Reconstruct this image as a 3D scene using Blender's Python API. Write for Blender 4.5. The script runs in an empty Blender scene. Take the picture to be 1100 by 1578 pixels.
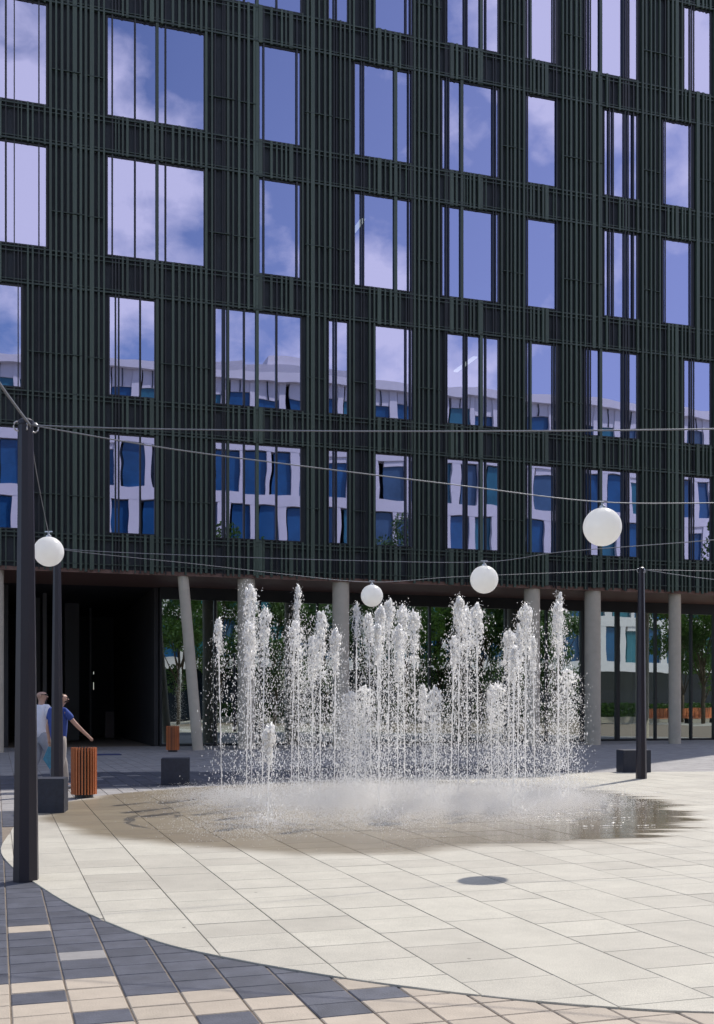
import bpy, bmesh, math, random
from mathutils import Vector, Matrix, noise
R = math.radians
sc = bpy.context.scene
COL = sc.collection
random.seed(7)

# ------------------------------------------------------------------ camera, sky, sun, exposure
F, CX, HY, EYE = 1710.0, 550.0, 1084.0, 1.5
cam_d = bpy.data.cameras.new('camera'); cam = bpy.data.objects.new('camera', cam_d); COL.objects.link(cam)
cam.location = (0, 0, EYE); cam.rotation_euler = (R(90), 0, 0)
cam_d.sensor_fit = 'HORIZONTAL'; cam_d.sensor_width = 36; cam_d.lens = 36*F/1100
cam_d.shift_y = (HY-789)/1100
cam_d.clip_end = 2000; cam_d.clip_start = 0.1
sc.camera = cam

SUN_EL = 51.0; SUN_AZ = math.degrees(math.atan2(.557, .8305))
w = bpy.data.worlds.new('World'); sc.world = w; w.use_nodes = True
nt = w.node_tree; nt.nodes.clear()
def N(nt, t, **k):
    n = nt.nodes.new(t)
    for a, v in k.items():
        setattr(n, a, v)
    return n
wo = N(nt, 'ShaderNodeOutputWorld'); bg = N(nt, 'ShaderNodeBackground')
sky = N(nt, 'ShaderNodeTexSky', sky_type='NISHITA', sun_disc=False)
sky.sun_elevation = R(SUN_EL); sky.sun_rotation = R(SUN_AZ); sky.air_density = 1.0; sky.dust_density = .6; sky.ozone_density = 6.0
tc = N(nt, 'ShaderNodeTexCoord')
sep = N(nt, 'ShaderNodeSeparateXYZ'); nt.links.new(tc.outputs['Generated'], sep.inputs[0])
mp = N(nt, 'ShaderNodeMapping'); mp.inputs['Scale'].default_value = (1, 1, 1.5); mp.inputs['Location'].default_value = (9.1, 3.3, 2.2)
nt.links.new(tc.outputs['Generated'], mp.inputs[0])
nz = N(nt, 'ShaderNodeTexNoise'); nz.inputs['Scale'].default_value = 4.2; nz.inputs['Detail'].default_value = 9; nz.inputs['Roughness'].default_value = .55
nt.links.new(mp.outputs[0], nz.inputs['Vector'])
rp = N(nt, 'ShaderNodeValToRGB'); rp.color_ramp.elements[0].position = .51; rp.color_ramp.elements[1].position = .60
rp.color_ramp.elements[0].color = (.02, .02, .02, 1); rp.color_ramp.elements[1].color = (.85, .85, .85, 1)
nt.links.new(nz.outputs['Fac'], rp.inputs[0])
vr = N(nt, 'ShaderNodeMapRange'); vr.inputs[1].default_value = .25; vr.inputs[2].default_value = .72; vr.inputs[3].default_value = .03; vr.inputs[4].default_value = .55; nt.links.new(sep.outputs[0], vr.inputs[0])
mv = N(nt, 'ShaderNodeMixRGB'); mv.inputs[2].default_value = (4.6, 5.0, 7.6, 1); nt.links.new(vr.outputs[0], mv.inputs[0]); nt.links.new(sky.outputs[0], mv.inputs[1])
mx = N(nt, 'ShaderNodeMixRGB'); mx.inputs[2].default_value = (8.0, 7.7, 8.4, 1)
nt.links.new(rp.outputs[0], mx.inputs[0]); nt.links.new(mv.outputs[0], mx.inputs[1])
nt.links.new(mx.outputs[0], bg.inputs[0]); bg.inputs[1].default_value = .125
nt.links.new(bg.outputs[0], wo.inputs[0])

sl = bpy.data.lights.new('sun', 'SUN'); sl.energy = 3.35; sl.angle = R(.53); sl.color = (1, .95, .88)
so = bpy.data.objects.new('sun', sl); COL.objects.link(so); so.location = (20, 30, 50)
sd = Vector((math.sin(R(SUN_AZ))*math.cos(R(SUN_EL)), math.cos(R(SUN_AZ))*math.cos(R(SUN_EL)), math.sin(R(SUN_EL))))
so.rotation_euler = sd.to_track_quat('Z', 'Y').to_euler()
sc.view_settings.view_transform = 'Standard'; sc.view_settings.look = 'None'
sc.view_settings.gamma = 1; sc.view_settings.exposure = 0.35; sc.view_settings.use_curve_mapping = False
sc.render.engine = 'CYCLES'
sc.cycles.max_bounces = 12; sc.cycles.diffuse_bounces = 8; sc.cycles.transmission_bounces = 10; sc.cycles.transparent_max_bounces = 16; sc.cycles.volume_bounces = 2

# ------------------------------------------------------------------ frames
TH = R(18.0); CT, ST = math.cos(TH), math.sin(TH)
D = Vector((CT, ST, 0)); NN = Vector((-ST, CT, 0))
Y0 = 33.7; P0 = Vector((-CX/F*Y0, Y0, 0))
def at(px, py, Y): return Vector(((px-CX)/F*Y, Y, EYE+(HY-py)/F*Y))
def gnd(px, py):
    Y = F*EYE/(py-HY); return Vector(((px-CX)/F*Y, Y, 0))
def U(px, off=0.0):            # facade coordinate of an image column, for a plane lying off metres behind the facade
    q = P0 + NN*off; k = (px-CX)/F
    return (k*q.y-q.x)/(CT-ST*k)
Q0 = P0.dot(NN)
def mirror(px, Y, off=0):      # where a thing must stand so that the glass shows it at that column
    v = Vector(((px-CX)/F*Y, Y, 0)); d = v.dot(NN)-(Q0+off)
    return v-NN*2*d
def pq(v): return (v.x*CT+v.y*ST, -v.x*ST+v.y*CT)
def unpq(p, q): return Vector((p*CT-q*ST, p*ST+q*CT, 0))

# ------------------------------------------------------------------ helpers
def tag(o, label=None, cat=None, group=None, kind=None):
    if label: o['label'] = label
    if cat: o['category'] = cat
    if group: o['group'] = group
    if kind: o['kind'] = kind
    return o
def link(o, parent=None):
    COL.objects.link(o)
    if parent: o.parent = parent
    return o
def empty(name, loc=(0, 0, 0), rz=0):
    o = bpy.data.objects.new(name, None); o.location = loc; o.rotation_euler = (0, 0, rz); o.empty_display_size = .3
    return link(o)
class MB:
    def __init__(s): s.v = []; s.f = []; s.t = []; s.cur = 0.0
    def add(s, vs, fs):
        b = len(s.v); s.v += [tuple(v) for v in vs]; s.f += [tuple(i+b for i in f) for f in fs]; s.t += [s.cur]*len(vs)
    def box(s, x0, x1, y0, y1, z0, z1):
        s.add([(x0,y0,z0),(x1,y0,z0),(x1,y1,z0),(x0,y1,z0),(x0,y0,z1),(x1,y0,z1),(x1,y1,z1),(x0,y1,z1)],
              [(0,3,2,1),(4,5,6,7),(0,1,5,4),(1,2,6,5),(2,3,7,6),(3,0,4,7)])
    def tube(s, pts, rad, n=8, cap=True, rot=0):
        pts = [Vector(p) for p in pts]; rings = []
        if not isinstance(rad, (list, tuple)): rad = [rad]*len(pts)
        for i, p in enumerate(pts):
            t = (pts[min(i+1, len(pts)-1)]-pts[max(i-1, 0)]).normalized()
            a = Vector((0, 0, 1)) if abs(t.z) < .9 else Vector((1, 0, 0))
            e1 = (a-t*a.dot(t)).normalized(); e2 = t.cross(e1)
            rings.append([p+(e1*math.cos(rot+2*math.pi*k/n)+e2*math.sin(rot+2*math.pi*k/n))*rad[i] for k in range(n)])
        vs = [v for r in rings for v in r]; fs = []
        for i in range(len(pts)-1):
            for k in range(n):
                k2 = (k+1) % n; fs.append((i*n+k, i*n+k2, (i+1)*n+k2, (i+1)*n+k))
        if cap:
            fs.append(tuple(range(n-1, -1, -1))); fs.append(tuple((len(pts)-1)*n+k for k in range(n)))
        s.add(vs, fs)
    def lathe(s, prof, n=24, c=(0, 0, 0)):
        vs = []; fs = []
        for r, z in prof:
            for k in range(n):
                a = 2*math.pi*k/n; vs.append((c[0]+r*math.cos(a), c[1]+r*math.sin(a), c[2]+z))
        for i in range(len(prof)-1):
            for k in range(n):
                k2 = (k+1) % n; fs.append((i*n+k, i*n+k2, (i+1)*n+k2, (i+1)*n+k))
        s.add(vs, fs)
    def mesh(s, name, mat=None, smooth=False):
        me = bpy.data.meshes.new(name); me.from_pydata(s.v, [], s.f)
        if any(s.t):
            at_ = me.attributes.new('tint', 'FLOAT', 'POINT'); at_.data.foreach_set('value', s.t)
        if mat: me.materials.append(mat)
        if smooth: me.polygons.foreach_set('use_smooth', [True]*len(me.polygons))
        me.update(); return me
    def build(s, name, mat, parent=None, smooth=False, loc=None, kind=None):
        o = bpy.data.objects.new(name, s.mesh(name, mat, smooth)); link(o, parent)
        if loc is not None: o.location = loc
        if kind: o['kind'] = kind
        return o
def recalc(me):
    bm = bmesh.new(); bm.from_mesh(me); bmesh.ops.recalc_face_normals(bm, faces=bm.faces); bm.to_mesh(me); bm.free()

def mat(name, col, rough=.6, metal=0, spec=.5, var=0.0, vscale=4.0, bump=0.0, bscale=40.0, rnd=0.0, space='Object', col2=None, stretch=(1,1,1)):
    m = bpy.data.materials.new(name); m.use_nodes = True; nt = m.node_tree; b = nt.nodes['Principled BSDF']
    b.inputs['Roughness'].default_value = rough; b.inputs['Metallic'].default_value = metal; b.inputs['Specular IOR Level'].default_value = spec
    b.inputs['Base Color'].default_value = (*col, 1)
    L = nt.links.new
    if space == 'World':
        g = N(nt, 'ShaderNodeNewGeometry'); vec = g.outputs['Position']
    else:
        g = N(nt, 'ShaderNodeTexCoord'); vec = g.outputs['Object']
    mpn = N(nt, 'ShaderNodeMapping'); mpn.inputs['Scale'].default_value = stretch; L(vec, mpn.inputs[0]); vec = mpn.outputs[0]
    if var or rnd or col2:
        n1 = N(nt, 'ShaderNodeTexNoise'); n1.inputs['Scale'].default_value = vscale; n1.inputs['Detail'].default_value = 7; n1.inputs['Roughness'].default_value = .65; L(vec, n1.inputs['Vector'])
        mr = N(nt, 'ShaderNodeMapRange'); mr.inputs[1].default_value = .3; mr.inputs[2].default_value = .7
        mr.inputs[3].default_value = 1-var; mr.inputs[4].default_value = 1+var; L(n1.outputs['Fac'], mr.inputs[0])
        oi = N(nt, 'ShaderNodeObjectInfo'); av = N(nt, 'ShaderNodeAttribute', attribute_name='tint')
        ad = N(nt, 'ShaderNodeMath', operation='ADD'); L(oi.outputs['Random'], ad.inputs[0]); L(av.outputs['Fac'], ad.inputs[1])
        fr = N(nt, 'ShaderNodeMath', operation='FRACT'); L(ad.outputs[0], fr.inputs[0])
        m2 = N(nt, 'ShaderNodeMapRange'); m2.inputs[3].default_value = 1-rnd; m2.inputs[4].default_value = 1+rnd; L(fr.outputs[0], m2.inputs[0])
        mu = N(nt, 'ShaderNodeMath', operation='MULTIPLY'); L(mr.outputs[0], mu.inputs[0]); L(m2.outputs[0], mu.inputs[1])
        vm = N(nt, 'ShaderNodeVectorMath', operation='SCALE'); L(mu.outputs[0], vm.inputs['Scale'])
        if col2:
            mc = N(nt, 'ShaderNodeMixRGB'); mc.inputs[1].default_value = (*col, 1); mc.inputs[2].default_value = (*col2, 1)
            n3 = N(nt, 'ShaderNodeTexNoise'); n3.inputs['Scale'].default_value = vscale*.37; L(vec, n3.inputs['Vector'])
            m3 = N(nt, 'ShaderNodeMapRange'); m3.inputs[1].default_value = .4; m3.inputs[2].default_value = .6; L(n3.outputs['Fac'], m3.inputs[0])
            L(m3.outputs[0], mc.inputs[0]); L(mc.outputs[0], vm.inputs[0])
        else: vm.inputs[0].default_value = col
        L(vm.outputs[0], b.inputs['Base Color'])
    if bump:
        n2 = N(nt, 'ShaderNodeTexNoise'); n2.inputs['Scale'].default_value = bscale; n2.inputs['Detail'].default_value = 4; L(vec, n2.inputs['Vector'])
        bp = N(nt, 'ShaderNodeBump'); bp.inputs['Strength'].default_value = bump; bp.inputs['Distance'].default_value = .01
        L(n2.outputs['Fac'], bp.inputs['Height']); L(bp.outputs[0], b.inputs['Normal'])
    return m

def glass_mat(name, refl, tint, thru, bump=.02, bscale=.5, rough=0.0):
    m = bpy.data.materials.new(name); m.use_nodes = True; nt = m.node_tree; nt.nodes.clear(); L = nt.links.new
    o = N(nt, 'ShaderNodeOutputMaterial'); mixn = N(nt, 'ShaderNodeMixShader')
    g = N(nt, 'ShaderNodeBsdfGlossy'); g.inputs['Color'].default_value = (*tint, 1); g.inputs['Roughness'].default_value = rough
    t = N(nt, 'ShaderNodeBsdfTransparent'); t.inputs['Color'].default_value = (*thru, 1)
    ge = N(nt, 'ShaderNodeNewGeometry'); oi = N(nt, 'ShaderNodeObjectInfo')
    vm = N(nt, 'ShaderNodeVectorMath', operation='ADD'); sc_ = N(nt, 'ShaderNodeMath', operation='MULTIPLY'); sc_.inputs[1].default_value = 50
    L(oi.outputs['Random'], sc_.inputs[0]); L(ge.outputs['Position'], vm.inputs[0]); L(sc_.outputs[0], vm.inputs[1])
    n = N(nt, 'ShaderNodeTexNoise'); n.inputs['Scale'].default_value = bscale; n.inputs['Detail'].default_value = 1.5; L(vm.outputs[0], n.inputs['Vector'])
    bp = N(nt, 'ShaderNodeBump'); bp.inputs['Strength'].default_value = 1; bp.inputs['Distance'].default_value = bump
    L(n.outputs['Fac'], bp.inputs['Height']); L(bp.outputs[0], g.inputs['Normal'])
    fr = N(nt, 'ShaderNodeFresnel'); fr.inputs['IOR'].default_value = 1.5
    mr = N(nt, 'ShaderNodeMapRange'); mr.inputs[3].default_value = refl; mr.inputs[4].default_value = 1; L(fr.outputs[0], mr.inputs[0])
    L(mr.outputs[0], mixn.inputs[0]); L(t.outputs[0], mixn.inputs[1]); L(g.outputs[0], mixn.inputs[2]); L(mixn.outputs[0], o.inputs[0])
    return m

M = {}
M['fin'] = mat('green_painted_fin', (.047, .070, .053), .42, spec=.5, var=.18, vscale=1.6, rnd=.30)
M['rail'] = mat('green_painted_rail', (.026, .042, .034), .45, spec=.5, var=.1)
M['backing'] = mat('dark_backing_panel', (.031, .037, .046), .6, spec=.3, var=.2, vscale=2)
M['frame'] = mat('dark_window_frame', (.012, .014, .018), .35, spec=.5)
M['glass'] = glass_mat('coated_window_glass', .62, (.65, .67, .98), (.55, .66, .7), .0045, .5)
M['lowglass'] = glass_mat('shopfront_glass', .50, (.86, .96, .93), (.6, .72, .7), .003, .5)
M['soffit'] = mat('brown_soffit', (.18, .10, .08), .5, var=.1, vscale=1)
M['concrete'] = mat('pale_concrete', (.47, .42, .34), .75, var=.1, vscale=2.2, bump=.25, bscale=25, rnd=.05)
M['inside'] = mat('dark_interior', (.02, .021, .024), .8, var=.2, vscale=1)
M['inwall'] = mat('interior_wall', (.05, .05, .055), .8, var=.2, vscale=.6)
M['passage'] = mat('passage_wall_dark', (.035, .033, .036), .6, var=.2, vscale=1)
M['roofm'] = mat('roof_grey', (.15, .15, .15), .8)
M['pole'] = mat('pole_charcoal', (.012, .009, .019), .38, spec=.5, var=.08)
M['steel'] = mat('wire_steel', (.55, .56, .6), .35, metal=.9)
M['wire'] = mat('grey_cable', (.20, .21, .24), .5, metal=.4)
M['basalt'] = mat('basalt_block', (.022, .026, .042), .55, var=.25, vscale=14, bump=.4, bscale=60)
M['wood'] = mat('oiled_wood', (.50, .16, .055), .5, var=.25, vscale=9, stretch=(1, 1, .15), rnd=.18)
M['black'] = mat('black_metal', (.012, .012, .014), .4)
M['white_render'] = mat('white_render', (.66, .64, .66), .7, var=.04, vscale=.8)
M['blue_glass'] = mat('blue_office_glass', (.018, .085, .20), .12, spec=.5, var=.3, vscale=.35)
M['pale_grey'] = mat('pale_grey_render', (.5, .49, .52), .7, var=.05)
M['teal_glass'] = mat('teal_office_glass', (.03, .14, .19), .12, var=.3, vscale=.4)
M['slate_glass'] = mat('slate_office_glass', (.05, .10, .17), .12, var=.3, vscale=.4)
M['dark_glass'] = mat('dark_office_glass', (.008, .012, .02), .1)
M['bark'] = mat('bark', (.10, .075, .05), .9, var=.3, vscale=8, bump=.5)
M['soil'] = mat('planter_soil', (.06, .05, .035), .9)
def leaf_mat(name, c):
    m = mat(name, c, .5, var=.35, vscale=1.2, rnd=.1); nt = m.node_tree; L = nt.links.new
    b = nt.nodes['Principled BSDF']; t = N(nt, 'ShaderNodeBsdfTranslucent'); t.inputs[0].default_value = (c[0]*2, c[1]*2.0, c[2], 1)
    mx_ = N(nt, 'ShaderNodeMixShader'); mx_.inputs[0].default_value = .35; o = nt.nodes['Material Output']
    L(b.outputs[0], mx_.inputs[1]); L(t.outputs[0], mx_.inputs[2]); L(mx_.outputs[0], o.inputs[0]); return m
M['leaf'] = leaf_mat('leaf_green', (.055, .11, .03))
def lamp_mat():
    m = bpy.data.materials.new('opal_lamp_shade'); m.use_nodes = True; nt = m.node_tree; nt.nodes.clear(); L = nt.links.new
    o = N(nt, 'ShaderNodeOutputMaterial'); a = N(nt, 'ShaderNodeBsdfDiffuse'); a.inputs[0].default_value = (.99, .985, .96, 1)
    t = N(nt, 'ShaderNodeBsdfTranslucent'); t.inputs[0].default_value = (.995, .99, .965, 1)
    mx_ = N(nt, 'ShaderNodeMixShader'); mx_.inputs[0].default_value = .55; L(a.outputs[0], mx_.inputs[1]); L(t.outputs[0], mx_.inputs[2])
    g = N(nt, 'ShaderNodeBsdfGlossy'); g.inputs['Roughness'].default_value = .25; m2 = N(nt, 'ShaderNodeMixShader'); m2.inputs[0].default_value = .04
    L(mx_.outputs[0], m2.inputs[1]); L(g.outputs[0], m2.inputs[2]); L(m2.outputs[0], o.inputs[0]); return m
M['opal'] = lamp_mat()
def water_mat():
    m = bpy.data.materials.new('white_water'); m.use_nodes = True; nt = m.node_tree; nt.nodes.clear(); L = nt.links.new
    o = N(nt, 'ShaderNodeOutputMaterial'); a = N(nt, 'ShaderNodeBsdfDiffuse'); a.inputs[0].default_value = (.97, .97, .97, 1)
    t = N(nt, 'ShaderNodeBsdfTranslucent'); t.inputs[0].default_value = (1, .99, .965, 1)
    mx_ = N(nt, 'ShaderNodeMixShader'); mx_.inputs[0].default_value = .66; L(a.outputs[0], mx_.inputs[1]); L(t.outputs[0], mx_.inputs[2])
    g = N(nt, 'ShaderNodeBsdfGlossy'); g.inputs['Roughness'].default_value = .3; m2 = N(nt, 'ShaderNodeMixShader'); m2.inputs[0].default_value = .16
    L(mx_.outputs[0], m2.inputs[1]); L(g.outputs[0], m2.inputs[2])
    gl = N(nt, 'ShaderNodeBsdfTransparent'); m3 = N(nt, 'ShaderNodeMixShader'); m3.inputs[0].default_value = .15
    L(m2.outputs[0], m3.inputs[1]); L(gl.outputs[0], m3.inputs[2])
    L(m3.outputs[0], o.inputs[0]); return m
M['water'] = water_mat()

# slabs: pale granite aggregate concrete, soaked round the fountain
WC = (.15, 16.35)
def slab_mat():
    m = bpy.data.materials.new('pale_slab'); m.use_nodes = True; nt = m.node_tree; b = nt.nodes['Principled BSDF']; L = nt.links.new
    g = N(nt, 'ShaderNodeNewGeometry'); pos = g.outputs['Position']
    oi = N(nt, 'ShaderNodeObjectInfo'); av = N(nt, 'ShaderNodeAttribute', attribute_name='tint')
    ad = N(nt, 'ShaderNodeMath', operation='ADD'); L(oi.outputs['Random'], ad.inputs[0]); L(av.outputs['Fac'], ad.inputs[1])
    fr = N(nt, 'ShaderNodeMath', operation='FRACT'); L(ad.outputs[0], fr.inputs[0])
    base = N(nt, 'ShaderNodeValToRGB'); e = base.color_ramp.elements
    e[0].color = (.42, .39, .325, 1); e[1].color = (.50, .47, .39, 1); e2 = e.new(.5); e2.color = (.465, .435, .362, 1); L(fr.outputs[0], base.inputs[0])
    sp = N(nt, 'ShaderNodeTexNoise'); sp.inputs['Scale'].default_value = 130; sp.inputs['Detail'].default_value = 3; L(pos, sp.inputs['Vector'])
    mr = N(nt, 'ShaderNodeMapRange'); mr.inputs[1].default_value = .3; mr.inputs[2].default_value = .7; mr.inputs[3].default_value = .80; mr.inputs[4].default_value = 1.17; L(sp.outputs['Fac'], mr.inputs[0])
    bl = N(nt, 'ShaderNodeTexNoise'); bl.inputs['Scale'].default_value = 2.3; bl.inputs['Detail'].default_value = 8; bl.inputs['Roughness'].default_value = .7; L(pos, bl.inputs['Vector'])
    mr2 = N(nt, 'ShaderNodeMapRange'); mr2.inputs[1].default_value = .3; mr2.inputs[2].default_value = .7; mr2.inputs[3].default_value = .87; mr2.inputs[4].default_value = 1.08; L(bl.outputs['Fac'], mr2.inputs[0])
    mu = N(nt, 'ShaderNodeMath', operation='MULTIPLY'); L(mr.outputs[0], mu.inputs[0]); L(mr2.outputs[0], mu.inputs[1])
    vm = N(nt, 'ShaderNodeVectorMath', operation='SCALE'); L(base.outputs[0], vm.inputs[0]); L(mu.outputs[0], vm.inputs['Scale'])
    # wet mask
    sb = N(nt, 'ShaderNodeVectorMath', operation='SUBTRACT'); sb.inputs[1].default_value = (WC[0], WC[1], 0); L(pos, sb.inputs[0])
    mp_ = N(nt, 'ShaderNodeMapping'); mp_.inputs['Rotation'].default_value = (0, 0, -TH); mp_.inputs['Scale'].default_value = (1, .88, 0); L(sb.outputs[0], mp_.inputs[0])
    ln = N(nt, 'ShaderNodeVectorMath', operation='LENGTH'); L(mp_.outputs[0], ln.inputs[0])
    mp2 = N(nt, 'ShaderNodeMapping'); mp2.inputs['Rotation'].default_value = (0, 0, -TH); mp2.inputs['Scale'].default_value = (.25, 1.9, 1); L(pos, mp2.inputs[0])
    wn = N(nt, 'ShaderNodeTexNoise'); wn.inputs['Scale'].default_value = 1.4; wn.inputs['Detail'].default_value = 6; L(mp2.outputs[0], wn.inputs['Vector'])
    wn2 = N(nt, 'ShaderNodeTexNoise'); wn2.inputs['Scale'].default_value = .5; wn2.inputs['Detail'].default_value = 2; L(pos, wn2.inputs['Vector'])
    w1 = N(nt, 'ShaderNodeMath', operation='MULTIPLY_ADD'); w0 = N(nt, 'ShaderNodeSeparateXYZ'); L(pos, w0.inputs[0]); wr = N(nt, 'ShaderNodeMapRange'); wr.inputs[1].default_value = 0; wr.inputs[2].default_value = 3.5; wr.inputs[3].default_value = .25; wr.inputs[4].default_value = 1.7; L(w0.outputs[0], wr.inputs[0]); w9 = N(nt, 'ShaderNodeMath', operation='SUBTRACT'); w9.inputs[1].default_value = .5; L(wn.outputs['Fac'], w9.inputs[0]); L(wr.outputs[0], w1.inputs[1]); L(w9.outputs[0], w1.inputs[0]); L(ln.outputs['Value'], w1.inputs[2])
    w2 = N(nt, 'ShaderNodeMath', operation='MULTIPLY_ADD'); w2.inputs[1].default_value = 1.3; L(wn2.outputs['Fac'], w2.inputs[0]); L(w1.outputs[0], w2.inputs[2])
    wm = N(nt, 'ShaderNodeMapRange'); wm.interpolation_type = 'SMOOTHSTEP'; wm.inputs[1].default_value = 4.95; wm.inputs[2].default_value = 5.45; wm.inputs[3].default_value = 1; wm.inputs[4].default_value = 0; L(w2.outputs[0], wm.inputs[0])
    vo = N(nt, 'ShaderNodeTexVoronoi'); vo.inputs['Scale'].default_value = 1.7; L(pos, vo.inputs['Vector'])
    vr_ = N(nt, 'ShaderNodeMapRange'); vr_.inputs[1].default_value = .016; vr_.inputs[2].default_value = .026; vr_.inputs[3].default_value = .45; vr_.inputs[4].default_value = 1; L(vo.outputs['Distance'], vr_.inputs[0])
    vm9 = N(nt, 'ShaderNodeVectorMath', operation='SCALE'); L(vm.outputs[0], vm9.inputs[0]); L(vr_.outputs[0], vm9.inputs['Scale']); vm = vm9
    wetc = N(nt, 'ShaderNodeMixRGB', blend_type='MULTIPLY'); wetc.inputs[2].default_value = (.50, .44, .36, 1)
    L(wm.outputs[0], wetc.inputs[0]); L(vm.outputs[0], wetc.inputs[1]); L(wetc.outputs[0], b.inputs['Base Color'])
    rx = N(nt, 'ShaderNodeMapRange'); rx.inputs[1].default_value = -1.5; rx.inputs[2].default_value = 2.5; rx.inputs[3].default_value = .42; rx.inputs[4].default_value = .09; L(w0.outputs[0], rx.inputs[0]); ro = N(nt, 'ShaderNodeMapRange'); ro.inputs[3].default_value = .75; L(rx.outputs[0], ro.inputs[4]); L(wm.outputs[0], ro.inputs[0]); L(ro.outputs[0], b.inputs['Roughness'])
    bp = N(nt, 'ShaderNodeBump'); bp.inputs['Strength'].default_value = .35; bp.inputs['Distance'].default_value = .004; bs = N(nt, 'ShaderNodeMapRange'); bs.inputs[3].default_value = .35; bs.inputs[4].default_value = .05; L(wm.outputs[0], bs.inputs[0]); L(bs.outputs[0], bp.inputs['Strength']); L(sp.outputs['Fac'], bp.inputs['Height']); L(bp.outputs[0], b.inputs['Normal'])
    return m
M['slab'] = slab_mat()
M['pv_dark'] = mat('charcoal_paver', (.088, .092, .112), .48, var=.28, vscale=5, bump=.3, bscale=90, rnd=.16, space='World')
M['pv_tan'] = mat('sand_paver', (.41, .348, .275), .75, var=.10, vscale=6, bump=.3, bscale=90, rnd=.07, space='World')
M['pv_grey'] = mat('grey_paver', (.30, .285, .275), .7, var=.15, vscale=5, bump=.3, bscale=90, rnd=.13, space='World')
M['mortar'] = mat('jointing_sand', (.21, .17, .13), .9, var=.15, vscale=20, space='World')
M['joint'] = mat('slab_joint', (.33, .30, .25), .9, var=.2, vscale=20, space='World')
M['ground'] = mat('plaza_ground', (.40, .38, .34), .8, var=.12, vscale=.7, space='World')

# ------------------------------------------------------------------ ground
g = MB(); g.add([(-500, -500, -.05), (500, -500, -.05), (500, 500, -.05), (-500, 500, -.05)], [(0, 1, 2, 3)])
tag(g.build('ground', M['ground']), kind='structure')
disc_pts = [(-4.45, 15.6), (-4.30, 14.1), (-4.04, 13.0), (-3.67, 11.43), (-3.2, 10.25), (-2.68, 9.24), (-2.08, 8.16), (-1.37, 7.12), (-.933, 6.66), (-.18, 6.11), (.586, 5.70), (1.25, 5.46), (1.9, 5.36),
            (4, 5.3), (8, 6.0), (13, 8.5), (17, 13), (18, 18), (16, 22), (12, 24.2), (6.4, 24.2), (3, 23.3), (0, 21.9), (-2, 20.5), (-3.44, 19.17), (-4.19, 17.8), (-4.42, 16.6)]
def smooth_closed(p, k=4):
    out = []; n = len(p)
    for i in range(n):
        a, b, c, d = [Vector((*p[(i+j) % n], 0)) for j in (-1, 0, 1, 2)]
        for s in range(k):
            t = s/k
            out.append(.5*((2*b)+(c-a)*t+(2*a-5*b+4*c-d)*t*t+(3*b-a-3*c+d)*t**3))
    return out
disc = smooth_closed(disc_pts)
if sum(a.x*b.y-b.x*a.y for a, b in zip(disc, disc[1:]+disc[:1])) < 0: disc.reverse()
def inside(x, y, poly):
    c = False; j = len(poly)-1
    for i in range(len(poly)):
        a, b = poly[i], poly[j]
        if (a.y > y) != (b.y > y) and x < (b.x-a.x)*(y-a.y)/(b.y-a.y)+a.x: c = not c
        j = i
    return c
def ddist(x, y): return min((v.x-x)**2+(v.y-y)**2 for v in disc)**.5
def clip(poly, cp):
    n = len(cp)
    for i in range(n):
        a, b = cp[i], cp[(i+1) % n]; out = []
        if not poly: break
        for j in range(len(poly)):
            p, q = poly[j], poly[(j+1) % len(poly)]
            sp_ = (b.x-a.x)*(p.y-a.y)-(b.y-a.y)*(p.x-a.x); sq = (b.x-a.x)*(q.y-a.y)-(b.y-a.y)*(q.x-a.x)
            if sp_ >= 0: out.append(p)
            if (sp_ >= 0) != (sq >= 0): out.append(p+(q-p)*(sp_/(sp_-sq)))
        poly = out
    return poly
hull = disc[:]   # nearly convex: use its convex hull so that clipping is exact
def convex(pts):
    pts = sorted(((round(p.x, 4), round(p.y, 4)) for p in pts))
    def half(ps):
        h = []
        for p in ps:
            while len(h) > 1 and (h[-1][0]-h[-2][0])*(p[1]-h[-2][1])-(h[-1][1]-h[-2][1])*(p[0]-h[-2][0]) <= 0: h.pop()
            h.append(p)
        return h
    a, b = half(pts), half(pts[::-1]); return [Vector((x, y, 0)) for x, y in a[:-1]+b[:-1]]
disc = convex(disc)
bed = MB(); n = len(disc); bed.add([(p.x, p.y, .001) for p in disc], [tuple(range(n))])
slab_root = tag(bed.build('slab_circle', M['joint']), kind='structure')
bed = MB(); bed.add([unpq(-22, -6)+Vector((0, 0, -.008)), unpq(45, -6)+Vector((0, 0, -.008)), unpq(45, 60)+Vector((0, 0, -.008)), unpq(-22, 60)+Vector((0, 0, -.008))], [(0, 1, 2, 3)])
paver_root = tag(bed.build('paved_ground', M['mortar']), kind='structure')

def prism_poly(mb, poly, z0, z1, ch, c):
    n = len(poly); pts = []
    for z, k in ((z0, 0), (z1-ch, 0), (z1, ch)):
        for p in poly:
            v = c-p; l = v.length or 1
            q = p+v*(k*1.4/l); pts.append((q.x, q.y, z))
    fs = [tuple(2*n+i for i in range(n))]
    for r in (0, 1):
        for i in range(n):
            j = (i+1) % n; fs.append((r*n+i, r*n+j, (r+1)*n+j, (r+1)*n+i))
    mb.add(pts, fs)

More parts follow.
